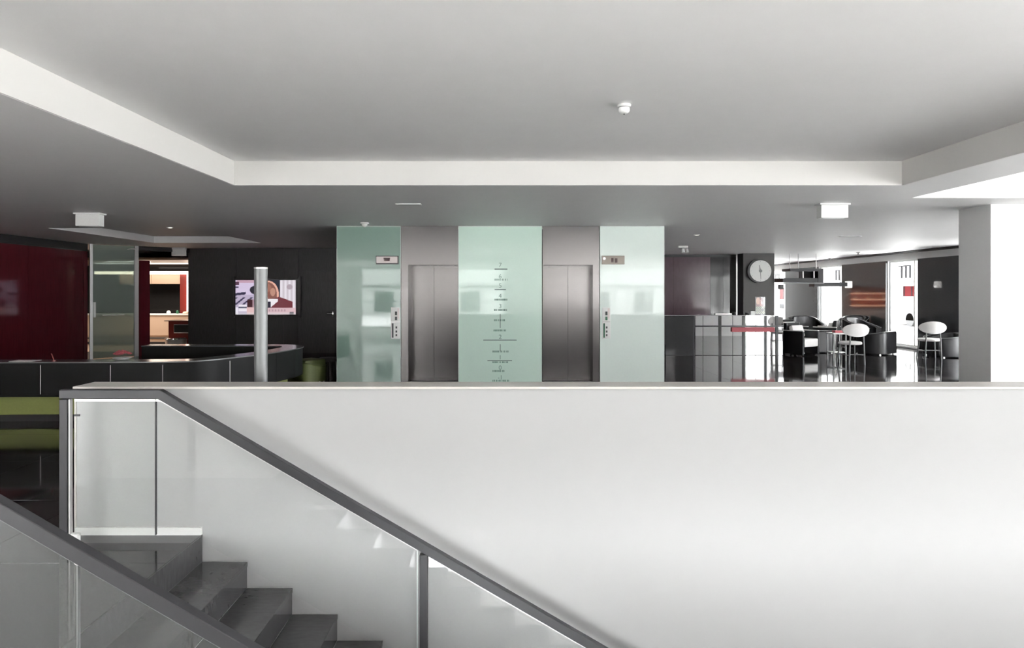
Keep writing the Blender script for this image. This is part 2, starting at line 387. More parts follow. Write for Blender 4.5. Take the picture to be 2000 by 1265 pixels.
def balustrade(name, label, Y, postsX, joints, near=False):
    r = thing(name, label, 'balustrade', (PX0, Y, 0), 'stair balustrades')
    t = .055; w = .052; XB = -2.16; XE = HX0+17*RU+.3; TZ = .967
    zt = lambda x: TZ if x <= XB else TZ-(x-XB)*RI/RU
    bm = B(); prism(bm, [(PX0, TZ), (XB, TZ), (XE, zt(XE)), (XE, zt(XE)-t*1.16), (XB-.015, TZ-t), (PX0, TZ-t)], 'y', Y-w/2, Y+w/2)
    bmesh.ops.bevel(bm, geom=bm.edges[:], offset=.003, segments=1, affect='EDGES'); obj('handrail', bm, 'rail', r)
    zb = lambda x: 0 if x < HX0 else -RI*(int((x-HX0)/RU)+1)
    for px_ in postsX: boxo('post', 'rail', r, px_, px_+.05, Y-w/2+.003, Y+w/2-.003, zb(px_), zt(px_+.05)-t*1.1, bev=.003)
    zg = lambda x: .05 if x < HX0+.0 else .05-(x-HX0)*RI/RU
    for a, b in joints:
        pts = sorted({a, b, *[q for q in (XB, HX0) if a < q < b]})
        top = [(x, zt(x)-t*1.17-.012) for x in pts]; bot = [(x, zg(x)) for x in pts]
        bm = B(); prism(bm, bot+top[::-1], 'y', Y-.006, Y+.006); gp = obj('glass_panel', bm, 'balglass1' if b < -1.5 else 'balglass', r)
        # bright glazing bead under the rail and along the post
        bm = B(); prism(bm, [(x, zt(x)-t*1.17-.010) for x in pts]+[(x, zt(x)-t*1.17+.004) for x in pts][::-1], 'y', Y-.012, Y+.012); obj('glazing_bead', bm, 'postgrey' if near else 'alu', gp)
        bm = B(); box(bm, b-.005, b+.001, Y-.008, Y+.008, zg(b)+.002, zt(b)-t*1.2-.012); obj('glass_edge', bm, ('postgrey' if near else 'mintedge') if b > -2 else 'rail', gp)
    return r
far = balustrade('balustrade', 'anthracite handrail with glass panels along the far side of the stairs', 4.30, [PX0, -.532, 1.15, 2.85], [(-2.70, -2.192), (-2.188, -.545), (-.475, 1.14), (1.21, 2.84)])
# slim chrome strip beside the end post, with its glass clamp
bm = B(); box(bm, -2.735, -2.728, 4.285, 4.315, .03, .905); obj('end_strip', bm, 'alu', far)
bm = B(); box(bm, -2.70, -2.668, 4.285, 4.292, .80, .812); obj('glass_clamp', bm, 'rail', far)
bm = B(); box(bm, -2.74, -2.68, 4.28, 4.32, .0, .06, .004); obj('foot_clamp', bm, 'plastic', far)
near = balustrade('balustrade', 'anthracite handrail with glass across the lower left corner, nearest the viewer', 2.555, [-2.79, -.532, 1.15, 2.85], [(-2.70, -1.592), (-1.588, -.545), (-.475, 1.14), (1.21, 2.84)], near=True)
bm = B(); cyl(bm, (-1.59, 2.54, .575), (-1.59, 2.57, .575), .012); obj('glass_clamp', bm, 'alu', near, smooth=True)

# ================================================================== ELEVATORS
def glass_panel(label, x0, x1, m_):
    r = thing('wall_glass_panel', label, 'glass panel', ((x0+x1)/2, EY, 0)); r['kind'] = 'thing'
    boxo('pane', m_, r, x0+.006, x1-.006, EY-.012, EY, .005, CZ-.012)
    bm = B(); box(bm, x0, x0+.006, EY-.014, EY+.028, .0, CZ-.003); box(bm, x1-.006, x1, EY-.014, EY+.028, 0, CZ-.003); box(bm, x0+.006, x1-.006, EY-.013, EY+.028, CZ-.012, CZ-.003)
    obj('edge_profile', bm, 'mintedge', r)
    return r
gL = glass_panel('mint glass panel toned darker for weak light, left of the left elevator', -2.87, -1.775, 'mint_dim')
gC = glass_panel('mint glass panel with the floor directory, between the elevators', -.788, .645, 'mint')
gR = glass_panel('mint glass panel toned lighter for a bright reflection, right of the right elevator', 1.638, 2.74, 'mint_lit')
def elevator(label, x0, x1, o0, o1, split):
    r = thing('elevator', label, 'elevator', ((x0+x1)/2, EY+.3, 0), 'pair of elevators')
    boxo('lintel', 'steel', r, x0+.002, x1-.002, EY+.02, EY+.05, 2.045, CZ-.004)
    boxo('soffit', 'steel', r, x0+.002, x1-.002, EY+.05, EY+.35, 2.045, 2.06)
    for a, b in ((x0+.002, o0), (o1, x1-.002)):
        if b-a > .004: boxo('jamb', 'steel', r, a, b, EY+.02, EY+.35, .002, 2.045)
    for a, b in ((o0, split-.002), (split+.002, o1)):
        boxo('door_leaf', 'steel', r, a-.03 if a == o0 and a > x0+.05 else a, b, EY+.351, EY+.38, .012, 2.06)
    boxo('threshold', 'alu', r, x0+.002, x1-.002, EY+.0, EY+.349, .0005, .006)
    return r
elevator('brushed steel elevator between the left and centre mint panels', -1.772, -.792, -1.65, -.80, -1.24)
elevator('brushed steel elevator between the centre and right mint panels', .657, 1.633, .67, 1.52, 1.12)

# floor directory lettering on the centre panel
gy_ = lambda y: EYE-(y-570)*EY/F
gx_ = lambda x: (x-985)*EY/F
def bars(name, m_, rects, parent):
    bm = B()
    for x0, x1, y0, y1 in rects: box(bm, gx_(x0), gx_(x1), EY-.0145, EY-.0122, gy_(y1), gy_(y0))
    return obj(name, bm, m_, parent)
for k, (c, y) in enumerate((('7', 517), ('6', 539), ('5', 557), ('4', 577), ('3', 597), ('2', 657), ('1', 697), ('0', 717), ('-1', 736))):
    cu = bpy.data.curves.new('floor_number', 'FONT'); cu.body = c; cu.size = .105; cu.extrude = .001; cu.align_x = 'CENTER'; cu.materials.append(M['ink'])
    o = bpy.data.objects.new('floor_number', cu); COL.objects.link(o); bpy.context.view_layer.update()
    me = bpy.data.meshes.new_from_object(o.evaluated_get(bpy.context.evaluated_depsgraph_get())); bpy.data.objects.remove(o)
    o = bpy.data.objects.new('floor_number', me); COL.objects.link(o); o.parent = gC; o.rotation_euler = (PI/2, 0, 0)
    o.location = Vector((gx_(977), EY-.0135, gy_(y+4.5)))-Vector(WL[gC])
for y0, y1, x0, x1 in ((524.5, 526.5, 966, 991), (564.5, 566.3, 966, 988), (663, 664.6, 944, 1009), (703.2, 704.6, 952, 1000)):
    bars('divider_line', 'inkline', [(x0, x1, y0, y1)], gC)
for y0, y1 in ((613, 640), (672, 685)): bars('divider_line', 'inkline', [(976.4, 977.6, y0, y1)], gC)
for y, x0, x1 in ((546, 966, 991), (585, 966, 991), (605, 965, 990), (625, 965, 988), (645, 964, 988), (686, 962, 993), (707, 962, 992), (724, 962, 988), (743, 962, 994)):
    rs = []; x = x0
    while x < x1-1:
        wch = random.choice((1.2, 1.8, 2.2)); rs.append((x, min(x+wch, x1), y-1.8, y+1.8)); x += wch+.7
        if random.random() < .18: x += 1.5
    bars('text_line', 'ink', rs, gC)

# indicators and call panels
def E(x): return gx_(x)
i1 = thing('floor_indicator', 'pinkish white floor indicator box over the left call panel', 'elevator indicator', (E(756.5), EY-.03, gy_(516)), 'elevator indicators')
boxo('housing', 'pinkplate', i1, E(736), E(777), EY-.055, EY-.013, gy_(514), gy_(501), bev=.006)
boxo('back_plate', 'btn', i1, E(734.5), E(779), EY-.020, EY-.0125, gy_(516), gy_(499.5))
bm = B(); prism(bm, [(E(750), gy_(503.5)), (E(763), gy_(503.5)), (E(762), gy_(510)), (E(751), gy_(510))], 'y', EY-.058, EY-.05); obj('display', bm, 'darkdisplay', i1)
i2 = thing('floor_indicator', 'bronze floor indicator box on the right mint panel', 'elevator indicator', (E(1197), EY-.03, gy_(516)), 'elevator indicators')
boxo('housing', 'bronze', i2, E(1175), E(1219), EY-.045, EY-.013, gy_(516), gy_(499.5), bev=.004)
boxo('display', 'darkdisplay', i2, E(1193), E(1197.5), EY-.048, EY-.044, gy_(512.5), gy_(504)); boxo('display', 'darkdisplay', i2, E(1200), E(1205), EY-.048, EY-.044, gy_(513), gy_(504.5))
bm = B(); cyl(bm, (E(1179.5), EY-.050, gy_(505)), (E(1179.5), EY-.044, gy_(505)), .02); obj('lamp', bm, 'lamp', i2)
def call(label, x0, xc, upper, lower, cy):
    r = thing('call_panel', label, 'call panel', (E(xc), EY-.02, gy_(662)), 'elevator call panels')
    boxo('plate', 'plastic', r, E(x0), E(xc+9), EY-.024, EY-.0125, gy_(661), gy_(600), bev=.003)
    boxo('button', 'btn', r, E(xc-1), E(xc+3), EY-.030, EY-.023, gy_(615), gy_(608), bev=.002)
    boxo('button', upper, r, E(xc-1), E(xc+3), EY-.030, EY-.023, gy_(625), gy_(618), bev=.002)
    boxo('nameplate', 'pinkplate', r, E(xc+4), E(xc+7), EY-.027, EY-.023, gy_(622), gy_(602))
    boxo('divider', 'alu', r, E(x0+1), E(xc+8), EY-.028, EY-.023, gy_(629), gy_(626.5))
    boxo('stripe', lower, r, E(x0+2), E(x0+5), EY-.027, EY-.023, gy_(659), gy_(631))
    for y in (637, 645, 652): boxo('button', 'btn', r, E(xc), E(xc+3), EY-.029, EY-.023, gy_(y+4), gy_(y), bev=.002)
call('white call panel beside the left elevator with dark stripe', 764, 773, 'btn', 'btn', 630)
call('white call panel beside the right elevator with green button', 1176, 1183, 'btngreen', 'btngreen', 630)

# ================================================================== RECEPTION (left)
def resample(pts, step):
    out = [Vector(pts[0])]
    for a, b in zip(pts, pts[1:]):
        a, b = Vector(a), Vector(b); n = max(1, int((b-a).length/step))
        for k in range(1, n+1): out.append(a+(b-a)*k/n)
    return out
ctrl = [(-8.6, 7.75), (-7.3, 7.95), (-5.97, 8.08), (-4.8, 8.10), (-4.0, 8.15), (-3.66, 8.33), (-3.42, 8.75), (-3.22, 9.22), (-3.08, 9.85), (-3.06, 10.35), (-3.25, 10.68), (-3.7, 10.80), (-4.6, 10.82), (-5.6, 10.82)]
def catmull(c, n=8):
    out = []
    for i in range(1, len(c)-2):
        p0, p1, p2, p3 = [Vector(q) for q in c[i-1:i+3]]
        for k in range(n):
            t = k/n; out.append(.5*((2*p1)+(-p0+p2)*t+(2*p0-5*p1+4*p2-p3)*t*t+(-p0+3*p1-3*p2+p3)*t**3))
    out.append(Vector(c[-2])); return out
path = catmull([(-9.6, 7.6)]+ctrl+[(-6.5, 10.82)])
def wallalong(bm, pts, off0, off1, z0, z1):
    rings = []
    for i, p in enumerate(pts):
        d = (pts[min(i+1, len(pts)-1)]-pts[max(i-1, 0)]).normalized(); n = Vector((-d.y, d.x))   # points inward (left of travel)
        a, b = p+n*off0, p+n*off1; rings.append([(a.x, a.y, z0), (b.x, b.y, z0), (b.x, b.y, z1), (a.x, a.y, z1)])
    sweep(bm, rings)
desk = thing('reception_desk', 'long curved charcoal reception desk on a green plinth in front of the black wall', 'reception desk', (-5, 9, 0))
# seams in the front at these pixels
def pxof(p): return 985+p.x*F/p.y
segs = []; cur = []; seams = [68, 205, 311, 441, 533, 575]; si = 0
tip = max(range(len(path)), key=lambda i: path[i].x)
for i, p in enumerate(path):
    cur.append(p)
    if i < tip and si < len(seams) and pxof(p) > seams[si]: segs.append(cur); cur = [p]; si += 1
segs.append(cur)
for s in segs:
    if len(s) < 2: continue
    s2 = list(s); d = (s2[1]-s2[0]); s2[0] = s2[0]+d.normalized()*.006
    bm = B(); wallalong(bm, s2, 0, .04, .36, .735); obj('front_panel', bm, 'desk', desk, smooth=True)
for s in segs[1:5]:
    p = s[0]; bm = B(); cyl(bm, (p.x, p.y+.006, .37), (p.x, p.y+.006, .71), .006, n=8); obj('seam_strip', bm, 'alu', desk)
bm = B(); wallalong(bm, path, -.012, .30, .737, .752); obj('counter_top', bm, 'deskedge', desk, smooth=True)
bm = B(); wallalong(bm, path, -.016, -.004, .738, .750); obj('top_edging', bm, 'postgrey', desk, smooth=True)
bm = B(); wallalong(bm, path, .16, .28, .36, .736); obj('inner_panel', bm, 'desk', desk, smooth=True)
bm = B(); wallalong(bm, path, .0, .3, .335, .359); obj('underside', bm, 'desk', desk, smooth=True)
bm = B(); wallalong(bm, path, .22, .34, .09, .334); obj('green_plinth', bm, 'greenpaint', desk, smooth=True, label='green band below the desk front')
bm = B(); wallalong(bm, path, .26, .32, 0, .089); obj('kickboard', bm, 'darkmetal', desk, smooth=True)
# flower bowl on the desk
fx, fy, fz = P(239, 705, 8.33)
fz = .752
fb = thing('flower_bowl', 'low bowl of red flowers on the reception desk', 'flowers', (fx, fy, fz))
bm = B(); lathe(bm, [(.03, 0), (.06, .004), (.10, .02), (.11, .028), (.10, .028), (.05, .012)], (fx, fy, fz)); obj('bowl', bm, 'plastic', fb, smooth=True)
for k in range(16):
    a = random.random()*2*PI; rr = .085*math.sqrt(random.random()); c = (fx+rr*math.cos(a), fy+rr*math.sin(a), fz+.04+.075*(1-rr/.13)+random.random()*.01)
    bm = B()
    for q in range(7):
        b_ = q*2*PI/7; bmesh.ops.create_icosphere(bm, subdivisions=1, radius=.013, matrix=Matrix.Translation((c[0]+.014*math.cos(b_), c[1]+.014*math.sin(b_), c[2])) @ Matrix.Diagonal((1.2, 1.2, .7, 1)))
    bmesh.ops.create_icosphere(bm, subdivisions=1, radius=.012, matrix=Matrix.Translation((c[0], c[1], c[2]+.008)))
    obj('blossom', bm, 'redcloth', fb, smooth=True)
# pen and paper on desk
px_, py_ = P(50, 703, 8.22)[:2]; bm = B(); box(bm, px_-.14, px_+.14, 8.13, 8.30, .7525, .756); tag(obj('paper_sheet', bm, 'plastic', None, loc=(px_, 8.2, .752)), 'white sheets lying flat on the left of the reception desk', 'paper')
x_ = (104-985)*8.2/F; bm = B(); cyl(bm, (x_-.02, 8.2, .84), (x_+.01, 8.2, .757), .006, n=8); cyl(bm, (x_+.01, 8.2, .752), (x_+.01, 8.2, .762), .025)
tag(obj('desk_pen', bm, 'redcab', None, loc=(x_, 8.2, .752)), 'small reddish pen in a holder standing on the reception desk', 'pen')

# television
tvx0, tvz1 = P(460, 547, 17.62)[0], P(460, 547, 17.62)[2]; tvx1, tvz0 = P(577.5, 547, 17.62)[0], P(0, 614, 17.62)[2]
tv = thing('television', 'wall mounted flat television showing a news picture of a man in a suit', 'television', ((tvx0+tvx1)/2, 17.69, tvz0))
boxo('bezel', 'blackgloss', tv, tvx0-.05, tvx1+.07, 17.625, 17.695, tvz0-.03, tvz1+.04, bev=.006)
for xx in (P(454, 0, 17.6)[0], P(584, 0, 17.6)[0]): boxo('speaker', 'darkmetal', tv, xx-.03, xx+.03, 17.62, 17.695, tvz0-.08, tvz1+.10, bev=.005)
def tvpic(u, v):
    x, y = 460+u*118, 547+v*66.5
    c = (205, 190, 220)
    if x < 497:
        c = (214, 200, 226) if y < 575 else (188, 176, 200)
        if y < 552 and x > 463: c = (196, 160, 178)
        if x < 467 and 550 < y < 556: c = (90, 60, 80)
        if x < 466 and 559 < y < 562: c = (70, 60, 90)
        if ((x-497)/9)**2+((y-566)/8)**2 < 1: c = (22, 22, 36)
        if 572 < y+.25*(x-460)*.5 < 577 and x < 480: c = (50, 44, 72)
        if 580 < y < 595 and int(x/5+y/4) % 3 == 0: c = (66, 60, 88)
        if 594 < y < 607 and 466 < x < 482: c = (238, 232, 242) if not (598 < y < 601) else (90, 90, 110)
        if x > 483 and 584 < y < 600: c = (60, 26, 34) if x < 493 else (170, 140, 150)
        if y > 599 and x > 482: c = (226, 190, 190)
        if y > 599 and x < 465: c = (240, 236, 250)
    else:
        if x > 546: c = (232, 226, 234) if int(x/4) % 2 else (205, 196, 204)
        if x > 546 and ((x-566)/6)**2+((y-560)/5)**2 < 1: c = (175, 160, 170)
        if x <= 547 and y < 580: c = (30, 36, 52)
        if ((x-524)/21)**2+((y-575)/27)**2 < 1 and y < 588: c = (236, 180, 160)
        if ((x-524)/17)**2+((y-575)/24)**2 < 1 and y < 590: c = (134, 86, 76)
        if ((x-520)/10)**2+((y-562)/9)**2 < 1: c = (162, 112, 96)
        if ((x-533)/5)**2+((y-570)/8)**2 < 1: c = (190, 142, 124)
        if 505 < x < 572 and y > 579+.35*abs(x-545) and y < 606: c = (112, 48, 58)
        if x < 543 and y > 583 and (x-524) < (592-y)*1.2+14 and x > 520: c = (240, 236, 240)
        if 523 < x < 529 and y > 588: c = (40, 36, 54)
        if y > 600: c = (218, 186, 192)
        if 603 < y < 607 and int(x/3) % 2 and x < 560: c = (180, 150, 160)
        if y > 608 and 566 < x < 574: c = (50, 40, 50)
    if y > 609: c = tuple(int(q*.5+110) for q in c)
    return c
painted('screen', tvx1-tvx0, tvz1-tvz0, 118, 66, tvpic, tv, (tvx0, 17.622, tvz1), (1, 0, 0), (0, 0, 1), emit=.34)

# silver tubular post behind the parapet
px0 = P(509.5, 0, 5.0)
po = thing('tubular_post', 'light grey round post with flat top standing behind the parapet', 'post', (px0[0], 5.0, 0))
bm = B(); cyl(bm, (px0[0], 5.0, .01), (px0[0], 5.0, P(0, 525, 5)[2]), .047, n=32); obj('tube', bm, 'postgrey', po, smooth=True)
bm = B(); cyl(bm, (px0[0], 5.0, P(0, 525, 5)[2]), (px0[0], 5.0, P(0, 522, 5)[2]), .0485, n=32); obj('cap', bm, 'alu', po, smooth=True)
bm = B(); cyl(bm, (px0[0], 5.0, 0), (px0[0], 5.0, .01), .09, n=32); obj('base_plate', bm, 'alu', po, smooth=True)

# glass partition beside the red wall
A_, B_ = Vector((XL, 16.0)), Vector((-8.2, 17.7))
def onfacet(px):
    s = (px-985)/F; d = B_-A_      # A.x+t d.x = s (A.y+t d.y)
    t = (s*A_.y-A_.x)/(d.x-s*d.y); return A_+d*t
def facet_box(name, m_, parent, pa, pb, z0, z1, th=.04, off=0, label=None):
    a, b = onfacet(pa), onfacet(pb); d = (b-a).normalized(); n = Vector((-d.y, d.x))
    q = [a+n*(off-th/2), b+n*(off-th/2), b+n*(off+th/2), a+n*(off+th/2)]
    bm = B(); prism(bm, [tuple(v) for v in q], 'z', z0, z1); return obj(name, bm, m_, parent, label=label)
gp = thing('glass_partition', 'frosted green glass screen with steel posts between red and black walls', 'glass partition', (*onfacet(220), 0))
facet_box('post', 'alu', gp, 175, 180.5, 0, CZ-.002, .07); facet_box('post', 'alu', gp, 262, 269.5, 0, CZ-.002, .09)
facet_box('frosted_pane', 'frost', gp, 180.5, 262, .01, CZ-.01, .012)
facet_box('red_panel', 'red', gp, 270.5, 292, 0, 2.36, .05)
facet_box('top_rail', 'blackgloss', gp, 270, 372, 2.60, CZ-.002, .06)
facet_box('handle_plate', 'plastic', gp, 181.5, 186, .98, 1.34, .03, off=-.03)
facet_box('glass_stripe', 'plastic', gp, 200, 243, 1.02, 1.035, .004, off=-.012)
a_ = onfacet(258); bm = B(); cyl(bm, (a_.x-.15, a_.y-.1, 2.60), (a_.x+.0, a_.y-.06, 2.63), .012); bmesh.ops.create_icosphere(bm, subdivisions=2, radius=.025, matrix=Matrix.Translation((a_.x-.16, a_.y-.1, 2.595))); cyl(bm, (a_.x, a_.y-.06, 2.63), (a_.x+.1, a_.y+.02, 2.63), .012); obj('door_stay', bm, 'alu', gp, smooth=True)
# emergency sign at the right end of the partition
a_ = onfacet(355); ex = thing('exit_sign', 'small pale hanging sign box beside the black wall', 'sign', (a_.x, a_.y-.15, 2.55))
boxo('housing', 'plastic', ex, a_.x-.17, a_.x+.19, a_.y-.2, a_.y-.14, 2.50, 2.66, bev=.005); boxo('rim', 'alu', ex, a_.x-.17, a_.x+.19, a_.y-.21, a_.y-.13, 2.66, CZ)
# pantry room beyond
bm = B(); box(bm, -14, -8.0, 22.5, 22.7, 0, CZ); box(bm, -14.2, -14, 15.8, 22.7, 0, CZ); box(bm, -8.1, -8.0, BY+.2, 22.5, 0, CZ); box(bm, -14, XL-.01, 15.8, 15.98, 0, CZ)
struct('wall_pantry', bm, 'blackgloss', 'dark walls of the pantry beyond the glass screen')
bm = B(); box(bm, -13.9, -8.12, 17.9, 22.45, .001, .012); struct('floor_pantry', bm, 'beigefloor', 'beige floor of the pantry', 'floor')
bm = B(); box(bm, -13.9, -8.12, 18.3, 22.45, 2.44, 2.50); pc = struct('ceiling_pantry', bm, 'brown', 'brown timber ceiling of the pantry', 'ceiling')
boxo('light_slot', 'lamp', pc, -11.2, -10.0, 19.2, 19.3, 2.42, 2.438)
boxo('light_slot', 'lamp', pc, -12.2, -9.0, 20.4, 20.5, 2.42, 2.438)
lf = thing('light_frame', 'warm lit strip framing the pantry niche', 'light', (-10, 21.0, 0))
zf = P(0, 533, 21)[2]; boxo('light_strip', 'warm', lf, -12.6, -9.70, 20.98, 21.02, zf-.04, zf+.05); boxo('light_strip', 'warm', lf, -9.76, -9.70, 20.98, 21.02, .93, zf-.041)
boxo('niche_side', 'redcab', lf, -10.0, -9.77, 21.05, 21.10, .0, zf); boxo('niche_back', 'blackgloss', lf, -13, -9.77, 22.3, 22.4, .0, 2.43)
hd = thing('wall_cupboard', 'beige wall cupboard over the pantry counter', 'cupboard', (-10.6, 21.4, 1.85)); boxo('door', 'tan', hd, -10.95, -10.02, 21.2, 21.6, 1.83, 2.13); boxo('door', 'tan', hd, -11.95, -10.96, 21.2, 21.6, 1.83, 2.13)
ct = thing('pantry_counter', 'beige pantry counter with pale top seen through the opening', 'counter', (-10.5, 20.4, 0))
boxo('body', 'tan', ct, -12.5, -9.0, 20.0, 20.6, .31, .90); boxo('worktop', 'plastic', ct, -12.55, -8.95, 19.97, 20.65, .90, .935, bev=.004)
boxo('drawer_line', 'darkmetal', ct, -12.5, -9.0, 20.02, 20.6, .05, .12); boxo('drawer_line', 'columngrey', ct, -12.5, -9.0, 20.01, 20.6, .20, .25); boxo('plinth', 'tan', ct, -12.45, -9.05, 20.03, 20.58, .012, .31)
cb = thing('red_cabinet', 'dark red low cabinet with an open niche in the pantry', 'cabinet', (-8.7, 18.8, 0))
x0, x1 = -9.13, -8.13
bm = B(); box(bm, x0, x1, 18.56, 19.1, .16, .79); obj('body', bm, 'redcab', cb); boxo('top', 'brown', cb, x0-.07, x1, 18.46, 19.12, .79, .81)
boxo('niche_frame', 'plastic', cb, -8.98, -8.2, 18.545, 18.56, .46, .70); boxo('niche_front', 'darkmetal', cb, -8.96, -8.2, 18.52, 18.545, .49, .685)
for xx in (x0+.03, x1-.06): boxo('leg', 'darkmetal', cb, xx, xx+.03, 18.6, 18.63, .012, .16)
wsto = thing('waste_bin', 'glossy grey bin standing before the red cabinet', 'bin', (-8.6, 17.95, .0)); bm = B(); lathe(bm, [(.22, .0), (.24, .02), (.27, .30), (.25, .32), (.20, .32)], (-8.75, 18.2, .012)); obj('body', bm, 'alu', wsto, smooth=True); bm = B(); lathe(bm, [(.275, 0), (.275, .02), (.24, .03)], (-8.75, 18.2, .332)); obj('rim', bm, 'chrome', wsto, smooth=True)
for k, (x, w_, h_, m_) in enumerate(((-9.98, .12, .09, 'whitefab'), (-9.72, .08, .10, 'btngreen'), (-9.45, .22, .07, 'tan'), (-9.3, .07, .17, 'plastic'))):
    bm = B(); lathe(bm, [(w_/2*.7, 0), (w_/2, h_*.3), (w_/2*.8, h_*.8), (w_/2*.4, h_)], (x, 20.3, .935), n=16)
    tag(obj(('bread_basket', 'tea_tin', 'dish', 'milk_jug')[k], bm, m_, None, smooth=True, loc=(x, 20.3, .935)), ('small pale basket at the left of the pantry counter', 'small dark tin on the pantry counter', 'flat tan dish on the pantry counter', 'slim white jug at the right of the pantry counter')[k], ('basket', 'tin', 'dish', 'jug')[k])
l = bpy.data.lights.new('pantry_lamp', 'AREA'); l.energy = 45; l.color = (1, .86, .72); l.size = 1.6; o = bpy.data.objects.new('pantry_lamp', l); COL.objects.link(o); o.location = (-10.2, 19.2, 2.41)

# ================================================================== CEILING FITTINGS
def lamp_box(px0, px1, py0, py1, D, label):
    x0, x1 = P(px0, 0, D)[0], P(px1, 0, D)[0]; z1, z0 = P(0, py0, D)[2], P(0, py1, D)[2]
    r = thing('surface_ceiling_light', label, 'ceiling light', ((x0+x1)/2, D+.17, CZ-.001), 'box lights under the ceiling')
    boxo('housing', 'plastic', r, x0, x1, D, D+.13, z0, CZ-.02, bev=.004)
    boxo('canopy', 'plastic', r, x0-.02, x1+.02, D-.02, D+.15, CZ-.019, CZ-.001)
    boxo('lens', 'plastic', r, x0+.03, x1-.03, D+.03, D+.10, z0-.004, z0-.001)
lamp_box(147, 193, 417, 441, 9.75, 'white box shaped ceiling light at the left near the red wall')
lamp_box(1604, 1657, 397, 425, 8.7, 'white box shaped ceiling light at the right over the lounge')
sx, sy, sz = 0, 5.05, 2.966; sx = (1219-985)*5.05/F
sd = thing('smoke_detector', 'white round smoke detector on the raised coffer ceiling', 'smoke detector', (sx, sy, sz))
bm = B(); lathe(bm, [(0.0487, -0.0010), (0.0504, -0.0101), (0.0437, -0.0185), (0.0420, -0.0185)], (sx, sy, sz)); obj('base', bm, 'plastic', sd, smooth=True)
bm = B(); lathe(bm, [(0.0302, -0.0189), (0.0395, -0.0252), (0.0420, -0.0420), (0.0370, -0.0571), (0.0252, -0.0655), (0.0067, -0.0680)], (sx, sy, sz)); obj('dome', bm, 'plastic', sd, smooth=True)
bm = B(); lathe(bm, [(0.0050, -0.0676), (0.0050, -0.0739), (0.0034, -0.0756)], (sx, sy, sz)); obj('indicator', bm, 'btn', sd)
def downlight(px, py, r_, label):
    D = (CZ-EYE)*F/(570-py); x = (px-985)*D/F; t = thing('downlight', label, 'downlight', (x, D, CZ), 'small round ceiling downlights')
    bm = B(); lathe(bm, [(r_, -.001), (r_, -.008), (r_*.8, -.014), (r_*.7, -.012)], (x, D, CZ)); obj('ring', bm, 'plastic', t, smooth=True)
    bm = B(); lathe(bm, [(r_*.69, -.008), (r_*.65, -.013), (r_*.3, -.014)], (x, D, CZ)); obj('lens', bm, 'lamp', t, smooth=True)
downlight(332, 443.5, .055, 'small round downlight over the reception desk')
downlight(1361, 458, .055, 'small round downlight over the bar')
def det(px, py, label, s=1.0):
    D = (CZ-EYE)*F/(570-py); x = (px-985)*D/F
    t = thing('motion_detector', label, 'detector', (x, D, CZ)); bm = B(); lathe(bm, [(.07*s, -.001), (.07*s, -.02), (.055*s, -.025)], (x, D, CZ)); obj('base', bm, 'plastic', t, smooth=True)
    bm = B(); lathe(bm, [(.045*s, -.0255), (.045*s, -.04), (.03*s, -.065), (.01, -.075)], (x, D, CZ)); obj('dome', bm, 'plastic', t, smooth=True)
det(712, 434.5, 'small white detector on the ceiling above the left mint panel')
D_ = (CZ-EYE)*F/(570-398); x_ = (798-985)*D_/F
sl = thing('ceiling_slot', 'thin white slot fitting on the ceiling before the elevators', 'air vent', (x_, D_, CZ)); boxo('frame', 'plastic', sl, x_-.16, x_+.16, D_-.05, D_+.05, CZ-.012, CZ-.001); boxo('slot', 'btn', sl, x_-.14, x_+.14, D_-.012, D_+.012, CZ-.0135, CZ-.012)
D_ = (CZ-EYE)*F/(570-461); x_ = (1660-985)*D_/F
sl = thing('ceiling_slot', 'narrow dark slot in the ceiling over the lounge', 'air vent', (x_, D_, CZ)); boxo('frame', 'alu', sl, x_-.22, x_+.22, D_-.05, D_+.05, CZ-.008, CZ-.001); boxo('slot', 'btn', sl, x_-.2, x_+.2, D_-.03, D_+.03, CZ-.012, CZ-.008)
for px, py in ((1620, 504), (1676, 492.5)):
    D_ = (CZ-EYE)*F/(570-py); x_ = (px-985)*D_/F; t = thing('sprinkler', 'small dark sprinkler head %s the window track' % ('close to' if px == 1620 else 'further in front of'), 'sprinkler', (x_, D_, CZ))
    bm = B(); lathe(bm, [(.05, -.001), (.05, -.012), (.02, -.014)], (x_, D_, CZ), n=16); obj('escutcheon', bm, 'btn', t); bm = B(); lathe(bm, [(.012, -.0145), (.012, -.05), (.03, -.055), (.03, -.06)], (x_, D_, CZ), n=12); obj('head', bm, 'btn', t)
D_ = (CZ-EYE)*F/(570-480); x_ = (1336-985)*D_/F
sp = thing('ceiling_spotlight', 'white adjustable spotlight on the ceiling above the bar', 'spotlight', (x_, D_, CZ))
bm = B(); box(bm, x_-.14, x_+.09, D_-.05, D_+.05, CZ-.05, CZ-.001, .008); obj('base', bm, 'plastic', sp); bm = B(); cyl(bm, (x_+.02, D_, CZ-.05), (x_+.02, D_, CZ-.08), .012); obj('stem', bm, 'plastic', sp)
for s_ in (-.05, .045): bm = B(); cyl(bm, (x_+.02+s_, D_, CZ-.08), (x_+.02+s_, D_-.04, CZ-.17), .036, .042); obj('lamp_head', bm, 'plastic', sp, smooth=True)

